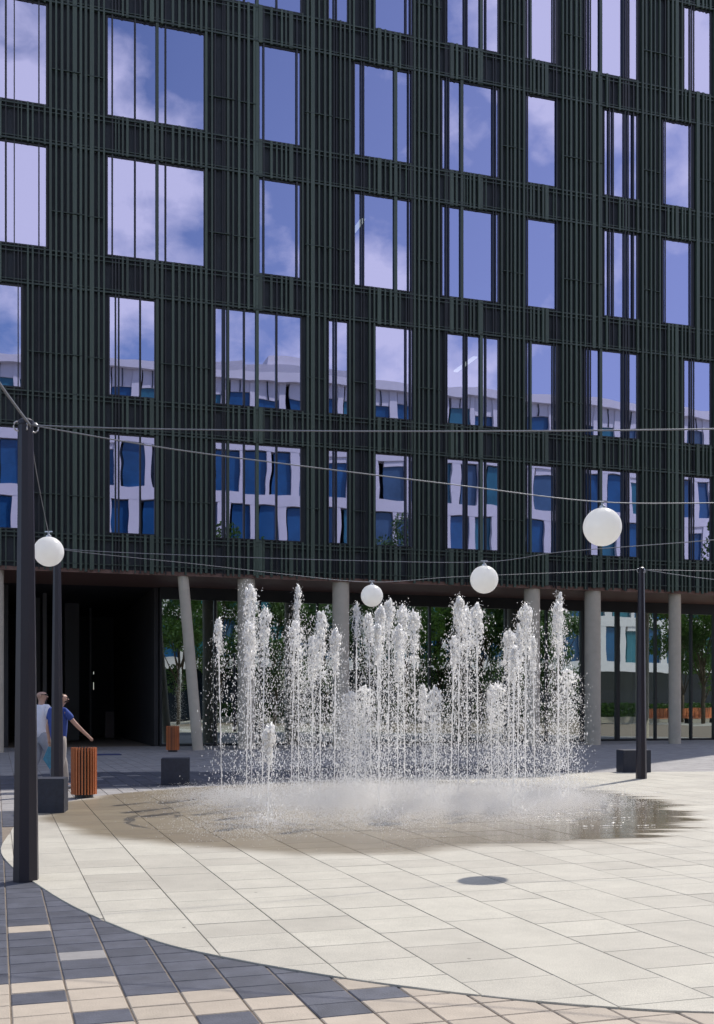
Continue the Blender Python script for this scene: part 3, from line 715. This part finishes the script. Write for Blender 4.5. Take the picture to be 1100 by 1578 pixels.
# ------------------------------------------------------------------ blocks, bins, ground light
def block(px0, px1, py, h, label, dpt=.45):
    a = gnd(px0, py); b = gnd(px1, py); w_ = (b-a).length*.96
    o = empty('stone_block', a.lerp(b, .5)+Vector((0, dpt/2, 0)), TH*.4)
    bm = bmesh.new(); bmesh.ops.create_cube(bm, size=1); bmesh.ops.scale(bm, vec=(w_, dpt, h), verts=bm.verts); bmesh.ops.translate(bm, vec=(0, 0, h/2), verts=bm.verts)
    bmesh.ops.bevel(bm, geom=bm.edges[:], offset=.008, segments=2, affect='EDGES')
    me = bpy.data.meshes.new('stone_block'); bm.to_mesh(me); bm.free(); me.materials.append(M['basalt'])
    o2 = bpy.data.objects.new('stone_block', me); o2.matrix_world = Matrix.Translation(o.location) @ Matrix.Rotation(TH*.4, 4, 'Z'); link(o2)
    bpy.data.objects.remove(o); tag(o2, label, 'block', 'dark stone blocks around the plaza')
block(48, 95.5, 1254, .475, 'dark basalt block in front of the walking men, left of the slatted bin', .45)
block(245, 290, 1210, .49, 'dark basalt block in the shade behind the left of the fountain')
block(957, 1003, 1191, .49, 'dark basalt block half hidden by the right pole')

def bin_(px, py, label, k=1.0):
    o = empty('litter_bin', gnd(px, py)+Vector((0, .2, 0)), .1); tag(o, label, 'litter bin', 'slatted wooden litter bins')
    mb = MB(); mb.lathe([(0, 0), (.15, 0), (.15, .075), (0, .075)], 24); mb.build('plinth', M['black'], o)
    mb = MB(); mb.lathe([(0, .08), (.172, .08), (.172, .75), (.15, .75), (.15, .5), (0, .5)], 28); mb.build('liner', M['black'], o)
    s = MB(); s.box(-.011, .011, -.030, .0, .06, .80); me = s.mesh('slat', M['wood'])
    n_ = 26
    for i in range(n_):
        a = 2*math.pi*i/n_; q = bpy.data.objects.new('slat', me); link(q, o); q.location = (math.sin(a)*.178, -math.cos(a)*.178, 0); q.rotation_euler = (0, 0, a)
    mb = MB(); mb.lathe([(.165, .765), (.176, .765), (.176, .785), (.165, .785), (.165, .765)], 28); mb.build('rim', M['black'], o)
    o.scale = (k, k, 1)
    return o
bin_(124.5, 1231, 'orange slatted wooden bin beside the left basalt block', .97)
bin_(264.5, 1159, 'slatted wooden bin in the shade beside the leaning column', .98)
mt = MB(); a_ = gnd(163, 1163); mt.box(-.42, .42, -.35, .35, 0, .015); o = mt.build('door_mat', mat('blue_mat', (.03, .045, .14), .9)); o.location = (a_.x, a_.y, .002); o.rotation_euler = (0, 0, TH)
tag(o, 'dark blue mat lying on the paving before the passage', 'mat')

# ------------------------------------------------------------------ people
def skin(name, verts, edges, radii, mt, parent, root=0, sub=2):
    me = bpy.data.meshes.new(name); me.from_pydata(verts, edges, []); me.materials.append(mt)
    o = bpy.data.objects.new(name, me); link(o, parent)
    md = o.modifiers.new('Skin', 'SKIN'); md.use_smooth_shade = True
    for i, r_ in enumerate(radii):
        sv = me.skin_vertices[0].data[i]; sv.radius = r_ if isinstance(r_, tuple) else (r_, r_); sv.use_root = (i == root)
    s_ = o.modifiers.new('Subsurf', 'SUBSURF'); s_.levels = sub; s_.render_levels = sub
    return o
def person(loc, yaw, label, shirt, trous, hair, bag, armR, armL, stride, hy=-50, h=1.74, beard=False, ho=(0, 0)):
    """x is forward, y to the left; arms given as (elbow, wrist) points"""
    o = empty('person', loc, yaw); tag(o, label, 'person'); k = h/1.74
    skc = mat('skin', (.47, .29, .22), .5, var=.06, vscale=10)
    V = []; E = []; Rr = []
    def add(p_, r_, par=None):
        V.append(tuple(c*k for c in p_)); Rr.append(tuple(q*k for q in r_) if isinstance(r_, tuple) else r_*k); i = len(V)-1
        if par is not None: E.append((par, i))
        return i
    pel = add((0, 0, .93), .10); wst = add((0, 0, 1.08), .09, pel); che = add((.0, 0, 1.27), .095, wst); nk0 = add((.0, 0, 1.42), .062, che)
    nk = add((.015+ho[0]*.5, ho[1]*.5, 1.505), .052, nk0); hd1 = add((.03+ho[0]*.9, ho[1]*.9, 1.575), .084, nk); hd2 = add((.015+ho[0], ho[1], 1.65), .104, hd1); add((.01+ho[0], ho[1], 1.70), .07, hd2)
    def arm(side, el, wr):
        sh = add((0, side*.175, 1.385), .045, che); e_ = add(el, .042, sh); w_ = add(wr, .028, e_)
        d_ = (Vector(wr)-Vector(el)).normalized(); p0 = Vector(wr)+d_*.05; pm = add(tuple(p0), (.036, .022), w_)
        fx = Vector((0, -side, 0)); 
        for f_ in range(4):
            off = (f_-1.5)*.019; ln = (.055, .07, .066, .05)[f_]
            a = p0+d_*.035+Vector((off, 0, 0)); a1 = add(tuple(a), .0095, pm); b_ = a+d_*ln*.6+fx*.012; b1 = add(tuple(b_), .0085, a1); add(tuple(b_+d_*ln*.3+fx*.025), .007, b1)
        th = p0+Vector((.035, 0, 0))+d_*.0; t1 = add(tuple(th), .011, w_); add(tuple(th+d_*.035+Vector((.012, 0, 0))+fx*.01), .009, t1)
        return Vector(wr)
    hR = arm(-1, *armR); hL = arm(1, *armL)
    legs = []
    for side, (kx, kz, ax, az) in ((-1, stride[0]), (1, stride[1])):
        hp_ = add((0, side*.09, .88), .085, pel); kn = add((kx, side*.10, kz), .058, hp_); an = add((ax, side*.10, az), .038, kn); toe = add((ax+.14, side*.11, az-.055), (.035, .028), an)
        legs.append(((kx, side*.10, kz), (ax, side*.10, az)))
    body = skin('body', V, E, Rr, skc, o, 0, 2)
    # face
    face = []
    fm = MB(); fm.add([(.115*k, 0, 1.635*k), (.14*k, 0, 1.60*k), (.11*k, -.016*k, 1.598*k), (.11*k, .016*k, 1.598*k)], [(0, 2, 1), (0, 1, 3), (1, 2, 3)]); face.append(fm.build('nose', skc, o))
    for s_ in (-1, 1):
        em = MB(); em.lathe([(.0, -.028), (.013, -.02), (.016, 0), (.012, .022), (0, .03)], 8, (0, 0, 0)); q = em.build('ear', skc, o, smooth=True); q.location = (.012*k, s_*.092*k, 1.625*k); face.append(q)
        em = MB(); em.lathe([(.0, -.011), (.010, -.006), (.011, 0), (.010, .006), (0, .011)], 8); q = em.build('eye', M['black'], o, smooth=True); q.location = (.103*k, s_*.033*k, 1.642*k); face.append(q)
    mm = MB(); mm.box(.105*k, .116*k, -.024*k, .024*k, 1.562*k, 1.570*k); face.append(mm.build('mouth', mat('lips', (.3, .1, .08), .5), o))
    # clothes
    V2 = [(0, 0, .80), (0, 0, 1.08), (0, 0, 1.27), (0, 0, 1.43)]; E2 = [(0, 1), (1, 2), (2, 3)]; R2 = [.162, .150, .172, .092]
    for side, (el, wr) in ((-1, armR), (1, armL)):
        b_ = len(V2); s0 = Vector((0, side*.18, 1.40)); e_ = Vector(el); V2.append(tuple(s0)); R2.append(.086); E2.append((2, b_)); V2.append(tuple(s0.lerp(e_, .62))); R2.append(.064); E2.append((b_, b_+1))
    skin('shirt', [tuple(c*k for c in v) for v in V2], E2, [tuple(q*k for q in r_) if isinstance(r_, tuple) else r_*k for r_ in R2], shirt, o, 0, 2)
    V3 = [(0, 0, 1.03), (0, 0, .88)]; E3 = [(0, 1)]; R3 = [.12, .14]
    for (kn, an), side in zip(legs, (-1, 1)):
        b_ = len(V3); V3 += [(0, side*.09, .82), kn, (an[0], an[1], an[2]+.0)]; R3 += [.10, .078, .062]; E3 += [(1, b_), (b_, b_+1), (b_+1, b_+2)]
    skin('trousers', [tuple(c*k for c in v) for v in V3], E3, [tuple(q*k for q in r_) if isinstance(r_, tuple) else r_*k for r_ in R3], trous, o, 0, 2)
    shm = mat('shoe_grey', (.35, .33, .32), .6)
    for (kn, an), side in zip(legs, (-1, 1)):
        z_ = an[2]-.045
        skin('shoe', [((an[0]-.05)*k, an[1]*k, z_*k), ((an[0]+.06)*k, an[1]*k, z_*k), ((an[0]+.17)*k, an[1]*k, (z_-.008)*k)], [(0, 1), (1, 2)], [(.045, .045), (.048, .044), (.04, .03)], shm, o, 1, 2)
    if hair: hr_ = skin('hair', [(-.02*k, 0, 1.645*k), (-.015*k, 0, 1.68*k), (.02*k, 0, 1.715*k)], [(0, 1), (1, 2)], [.09*k, .1*k, .07*k], hair, o, 0, 2); face.append(hr_)
    if beard: br_ = skin('beard', [(.075*k, 0, 1.555*k), (.06*k, 0, 1.58*k)], [(0, 1)], [.042*k, .055*k], mat('beard_dark', (.05, .035, .025), .8), o, 0, 1); face.append(br_)
    if not hair:
        gm = MB(); gm.box(.095*k, .112*k, -.065*k, .065*k, 1.636*k, 1.656*k); gm.box(.0, .10*k, -.088*k, -.084*k, 1.645*k, 1.655*k); gm.box(.0, .10*k, .084*k, .088*k, 1.645*k, 1.655*k); face.append(gm.build('sunglasses', M['black'], o))
    for f_ in face:
        f_.rotation_euler = (0, 0, R(hy)); f_.location = Matrix.Rotation(R(hy), 3, 'Z') @ f_.location+Vector((ho[0], ho[1], 0))
    return o, hR*k, hL*k
khaki = mat('khaki_trousers', (.42, .37, .32), .85, var=.1, vscale=6, bump=.4, bscale=12); jean = mat('pale_jeans', (.32, .33, .38), .85, var=.1, vscale=6, bump=.4, bscale=12)
pB, hR, hL = person(gnd(90, 1217), R(56), 'man in blue t-shirt and khaki trousers carrying a teal bag, arm swung forward', mat('blue_cotton', (.03, .065, .27), .85, var=.1, vscale=8, bump=.4, bscale=14), khaki, mat('brown_hair', (.12, .075, .045), .8), True,
    ((.17, -.28, 1.15), (.41, -.31, .95)), ((-.03, .25, 1.12), (.02, .26, .86)), [(-.02, .50, -.22, .12), (.20, .50, .26, .085)], h=1.70, beard=True, ho=(.03, -.045))
pA, _, _ = person(gnd(63, 1208), R(52), 'bald man in white t-shirt and sunglasses walking beside the blue-shirted man', mat('white_cotton', (.72, .72, .80), .85, var=.05, vscale=8, bump=.4, bscale=14), jean, None, False,
    ((.05, -.23, 1.12), (.22, -.16, 1.0)), ((.02, .27, 1.12), (.12, .27, .88)), [(.16, .50, .22, .085), (.0, .50, -.2, .12)], h=1.76)
hw = pB.location+Matrix.Rotation(R(56), 3, 'Z') @ (hL+Vector((0, 0, -.09)))
bgm = MB(); a = .13
for (x0, z0, x1, z1, y) in (((-.10), -.36, .10, -.06, .02),):
    bgm.add([(-.015, -.02, 0), (.05, -.02, -.02), (.14, -.05, -.26), (.02, -.06, -.40), (-.10, -.05, -.22), (-.015, .02, 0), (.05, .02, -.02), (.13, .05, -.24), (.02, .06, -.38), (-.09, .05, -.20)],
            [(0, 1, 2, 3, 4), (9, 8, 7, 6, 5), (0, 5, 6, 1), (1, 6, 7, 2), (2, 7, 8, 3), (3, 8, 9, 4), (4, 9, 5, 0)])
o = bgm.build('carrier_bag', mat('teal_plastic', (.03, .19, .30), .35, var=.3, vscale=12, bump=.6, bscale=10)); o.location = hw; tag(o, 'teal carrier bag hanging from the hand of the blue-shirted man', 'bag')

# ------------------------------------------------------------------ fountain
FT = empty('fountain', (WC[0], WC[1], .01)); tag(FT, 'plaza fountain of many white water jets rising straight from the wet slabs', 'fountain')
FI = Matrix.Translation(-Vector((WC[0], WC[1], .01)))
rj = random.Random(17)
ico = bmesh.new(); bmesh.ops.create_icosphere(ico, subdivisions=1, radius=1); IV = [v.co.copy() for v in ico.verts]; IF = [tuple(v.index for v in f.verts) for f in ico.faces]; ico.free()
OV = [Vector(v) for v in ((1,0,0),(-1,0,0),(0,1,0),(0,-1,0),(0,0,1),(0,0,-1))]; OF = [(0,2,4),(2,1,4),(1,3,4),(3,0,4),(2,0,5)]
IV2 = list(IV); IF = [f for f in IF if sum(IV[i].z for i in f) > -.2]
TV = [Vector(v) for v in ((1,0,-.5),(-.6,.8,-.5),(-.6,-.8,-.5),(0,0,1))]; TF = [(0,1,3),(1,2,3),(2,0,3)]
def blob(mb, c, r_, st=1.0, V_=IV, F_=IF, jit=.35):
    rot = Matrix.Rotation(rj.uniform(0, 6.3), 3, 'Z') @ Matrix.Rotation(rj.choice((0, 3.14))+rj.uniform(-.5, .5), 3, 'X')
    mb.add([c+rot @ Vector((v.x*r_*(1+rj.uniform(-jit, jit)), v.y*r_*(1+rj.uniform(-jit, jit)), v.z*r_*st*(1+rj.uniform(-jit, jit)))) for v in V_], F_)
jets = [ # px, base_y, top_y, style (t = tall ragged, f = foamy dome, n = narrow)
 (342, 1226, 956, 'n'), (379, 1232, 904, 't'), (388, 1240, 960, 't'), (404, 1222, 942, 't'), (413, 1270, 1122, 's'),
 (448, 1238, 960, 'f2'), (460, 1216, 906, 'n'), (482, 1230, 985, 't'), (493, 1244, 947, 't'), (515, 1234, 972, 't'),
 (541, 1225, 1068, 'f'), (548, 1214, 934, 'n'), (563, 1238, 1060, 'f'), (572, 1222, 948, 't'), (584, 1262, 965, 'n'), (585, 1230, 938, 't'), (598, 1218, 927, 't'),
 (612, 1240, 968, 't'), (624, 1222, 936, 't'), (641, 1228, 946, 't'), (652, 1216, 1058, 's'), (670, 1245, 1062, 'f'),
 (694, 1226, 984, 'n'), (706, 1240, 924, 't'), (720, 1218, 938, 't'), (737, 1230, 936, 't'), (768, 1236, 1056, 'f'), (757, 1216, 1060, 's'),
 (784, 1228, 975, 't'), (790, 1252, 1000, 'n'), (797, 1222, 968, 't'), (809, 1238, 936, 't'), (824, 1230, 986, 'n'), (858, 1214, 916, 'n'), (862, 1236, 932, 't'), (876, 1228, 1035, 'f')]
for jx, by, ty, stl in jets:
    b0 = gnd(jx, by); H = (by-ty)/F*b0.y; b0.z = .012
    lean = Vector((rj.gauss(0, .012), rj.gauss(0, .012), 0))
    jm = MB(); dm = MB()
    foam = stl in ('f', 'f2'); small = stl == 's'
    # stream
    npt = max(14, int(H/.045)); pts_ = []; rad = []
    for i in range(npt+1):
        t = i/npt; wv = .006+.012*t
        pts_.append(b0+lean*H*t+Vector((noise.noise(Vector((t*H*5, jx, 0)))*wv, noise.noise(Vector((t*H*5, jx, 9)))*wv, H*t*.97)))
        rad.append((.0055+.007*t)*(1+1.1*noise.noise(Vector((t*H*22, jx*1.7, 3)))))
    jm.tube(pts_, rad, 6)
    ph = rj.uniform(0, 6.3)
    # ragged head of the jet: lumps inside an uneven envelope
    hl_ = {'t': .30, 'n': .24, 's': .45, 'f': .45, 'f2': .4}[stl]*H*rj.uniform(.8, 1.15)
    wid = {'t': .092, 'n': .055, 's': .08, 'f': .14, 'f2': .13}[stl]*rj.uniform(.85, 1.15)
    nbl = int({'t': 270, 'n': 130, 's': 170, 'f': 300, 'f2': 330}[stl])
    for i in range(nbl):
        t = rj.random()**1.25; env = wid*(min(1, (t/.10)**.5))*(1-.25*t)*(1+.45*noise.noise(Vector((t*5, jx, 7))))
        a = rj.uniform(0, 6.3); rr_ = env*math.sqrt(rj.random())
        c = b0+lean*H+Vector((math.cos(a)*rr_+.03*noise.noise(Vector((t*3, jx, 1))), math.sin(a)*rr_, H-t*hl_))
        sz = rj.uniform(.007, .026)*(1.15-.55*t)*(.75 if foam else 1)
        blob(jm, c, sz*.9, rj.uniform(1.2, 3.6))
    # loose ropes of falling water and the splash crown at the foot
    for i in range(0 if foam else 7):
        a = rj.uniform(0, 6.3); t0 = rj.uniform(.02, .35)*hl_; r0 = wid*rj.uniform(.4, 1); ln_ = rj.uniform(.15, .55); pp_ = []
        for q_ in range(9):
            f_ = q_/8; rr_ = r0+.05*f_*f_+.01*noise.noise(Vector((f_*6, jx, i)))
            pp_.append(b0+lean*H+Vector((math.cos(a)*rr_+.012*noise.noise(Vector((f_*7, i, jx))), math.sin(a)*rr_, H-t0-ln_*f_)))
        jm.tube(pp_, [.0055*(1+.9*noise.noise(Vector((q_*1.3, jx, i*3))))*(1-.06*q_) for q_ in range(9)], 5)
    for i in range(70):
        a = rj.uniform(0, 6.3); f_ = rj.random(); rr_ = .02+.16*f_; blob(jm, b0+Vector((math.cos(a)*rr_, math.sin(a)*rr_, .14*f_*(1-f_)*4*rj.uniform(.5, 1))), rj.uniform(.004, .011), 1.5, OV, OF, .2)
    # crown splash droplets above the head
    for i in range(rj.randint(6, 22)):
        c = b0+Vector((rj.gauss(0, wid*.6), rj.gauss(0, wid*.6), H+abs(rj.gauss(0, .05)))); blob(dm, c, rj.uniform(.003, .009), 1.3, OV, OF)
    # falling droplets
    nd = int({'t': 1350, 'n': 800, 's': 1000, 'f': 6500, 'f2': 5200}[stl]*max(.5, H/2.4))
    drift = rj.gauss(0, .04)
    for i in range(nd):
        t = rj.random()**(1.0 if not foam else .8); fall = t*H
        sg = wid*.75+(.055 if foam else .065)*fall**.8
        kx = rj.gauss(0, 1); ky = rj.gauss(0, 1)
        c = b0+lean*H+Vector((kx*sg+drift*fall, ky*sg, max(.02, H-fall-rj.random()*.05)))
        sz = rj.choice((.0045, .0055, .0065, .008, .011))*(1 if not foam else .8)
        if rj.random() < .03: sz *= 1.7
        blob(dm, c, sz*.85, rj.uniform(1.0, 3.4), OV, OF, .2)
    # splash where the water lands
    for i in range(int(150*(1.6 if foam else 1))):
        a = rj.uniform(0, 6.3); rr_ = abs(rj.gauss(0, .28)); c = b0+Vector((math.cos(a)*rr_, math.sin(a)*rr_, abs(rj.gauss(0, .10)))); blob(dm, c, rj.uniform(.003, .008), 1.2, TV, TF, .2)
    for m_ in (jm, dm): m_.v = [tuple(FI @ Vector(v)) for v in m_.v]
    jo = jm.build('water_jet', M['water'], FT, smooth=True)
    dm.build('falling_drops', M['water'], jo, kind='stuff')
# fine spray lying over the slabs
sm = MB()
for i in range(230000):
    jx, by, ty, stl = rj.choice(jets); b0 = gnd(jx, by)
    c = b0+Vector((rj.gauss(0, .5), rj.gauss(-.35, .65), .012+abs(rj.gauss(0, .075)))); r_ = rj.uniform(.0025, .0065)
    sm.add([c+v*r_ for v in TV], TF)
sm.v = [tuple(FI @ Vector(v)) for v in sm.v]
sm.build('ground_spray', M['water'], FT, kind='stuff')
mistm = bpy.data.materials.new('water_mist'); mistm.use_nodes = True; nt = mistm.node_tree; nt.nodes.clear()
o_ = N(nt, 'ShaderNodeOutputMaterial'); vs_ = N(nt, 'ShaderNodeVolumePrincipled'); vs_.inputs['Color'].default_value = (1, .975, .93, 1); vs_.inputs['Density'].default_value = .06; vs_.inputs['Anisotropy'].default_value = .45
nt.links.new(vs_.outputs[0], o_.inputs['Volume'])
for (px, py, rx, ry, rz) in ((600, 1254, 3.4, 2.9, .12), (590, 1250, 3.0, 2.5, .2), (430, 1243, 1.3, 1.5, .3), (520, 1252, 1.5, 1.6, .38), (680, 1244, 1.4, 1.6, .33), (585, 1252, 1.5, 1.4, .5), (780, 1240, 1.4, 1.5, .26), (640, 1240, 1.8, 1.6, .42), (830, 1238, 1.2, 1.2, .18)):
    bm = bmesh.new(); bmesh.ops.create_icosphere(bm, subdivisions=4, radius=1); c = gnd(px, py)
    for v in bm.verts:
        v.co = Vector((v.co.x*rx, v.co.y*ry, abs(v.co.z)*rz if v.co.z > 0 else v.co.z*.0))*(1+.22*noise.noise(v.co*2+Vector((px, 0, 0))))
        v.co += c-Vector((WC[0], WC[1], 0)); v.co.z += .012
    me = bpy.data.meshes.new('mist'); bm.to_mesh(me); bm.free(); me.materials.append(mistm)
    o = bpy.data.objects.new('mist', me); link(o, FT); o['kind'] = 'stuff'
# rivulets along the right wet joints, white drops standing in for sun glints
for (x0, x1, py) in ((905, 960, 1228), (960, 1016, 1225), (910, 992, 1242), (880, 945, 1251), (860, 940, 1256), (938, 973, 1263), (895, 958, 1276), (978, 1010, 1275), (942, 961, 1271), (830, 890, 1268), (800, 860, 1262)):
    a, b = gnd(x0, py), gnd(x1, py-(x1-x0)*.03); mb = MB(); n_ = 14; vs = []
    d_ = b-a
    for i in range(int(d_.length*34)):
        t = rj.random(); c = a+d_*t+Vector((0, rj.gauss(0, .01), .012)); c -= Vector((WC[0], WC[1], 0))
        blob(mb, c, rj.uniform(.004, .009), .7, OV, OF, .2); mb.v[-6:] = [(c.x+(v[0]-c.x)*2.6, v[1], v[2]) for v in mb.v[-6:]]
    mb.build('rivulet_glint', M['water'], FT, kind='stuff')
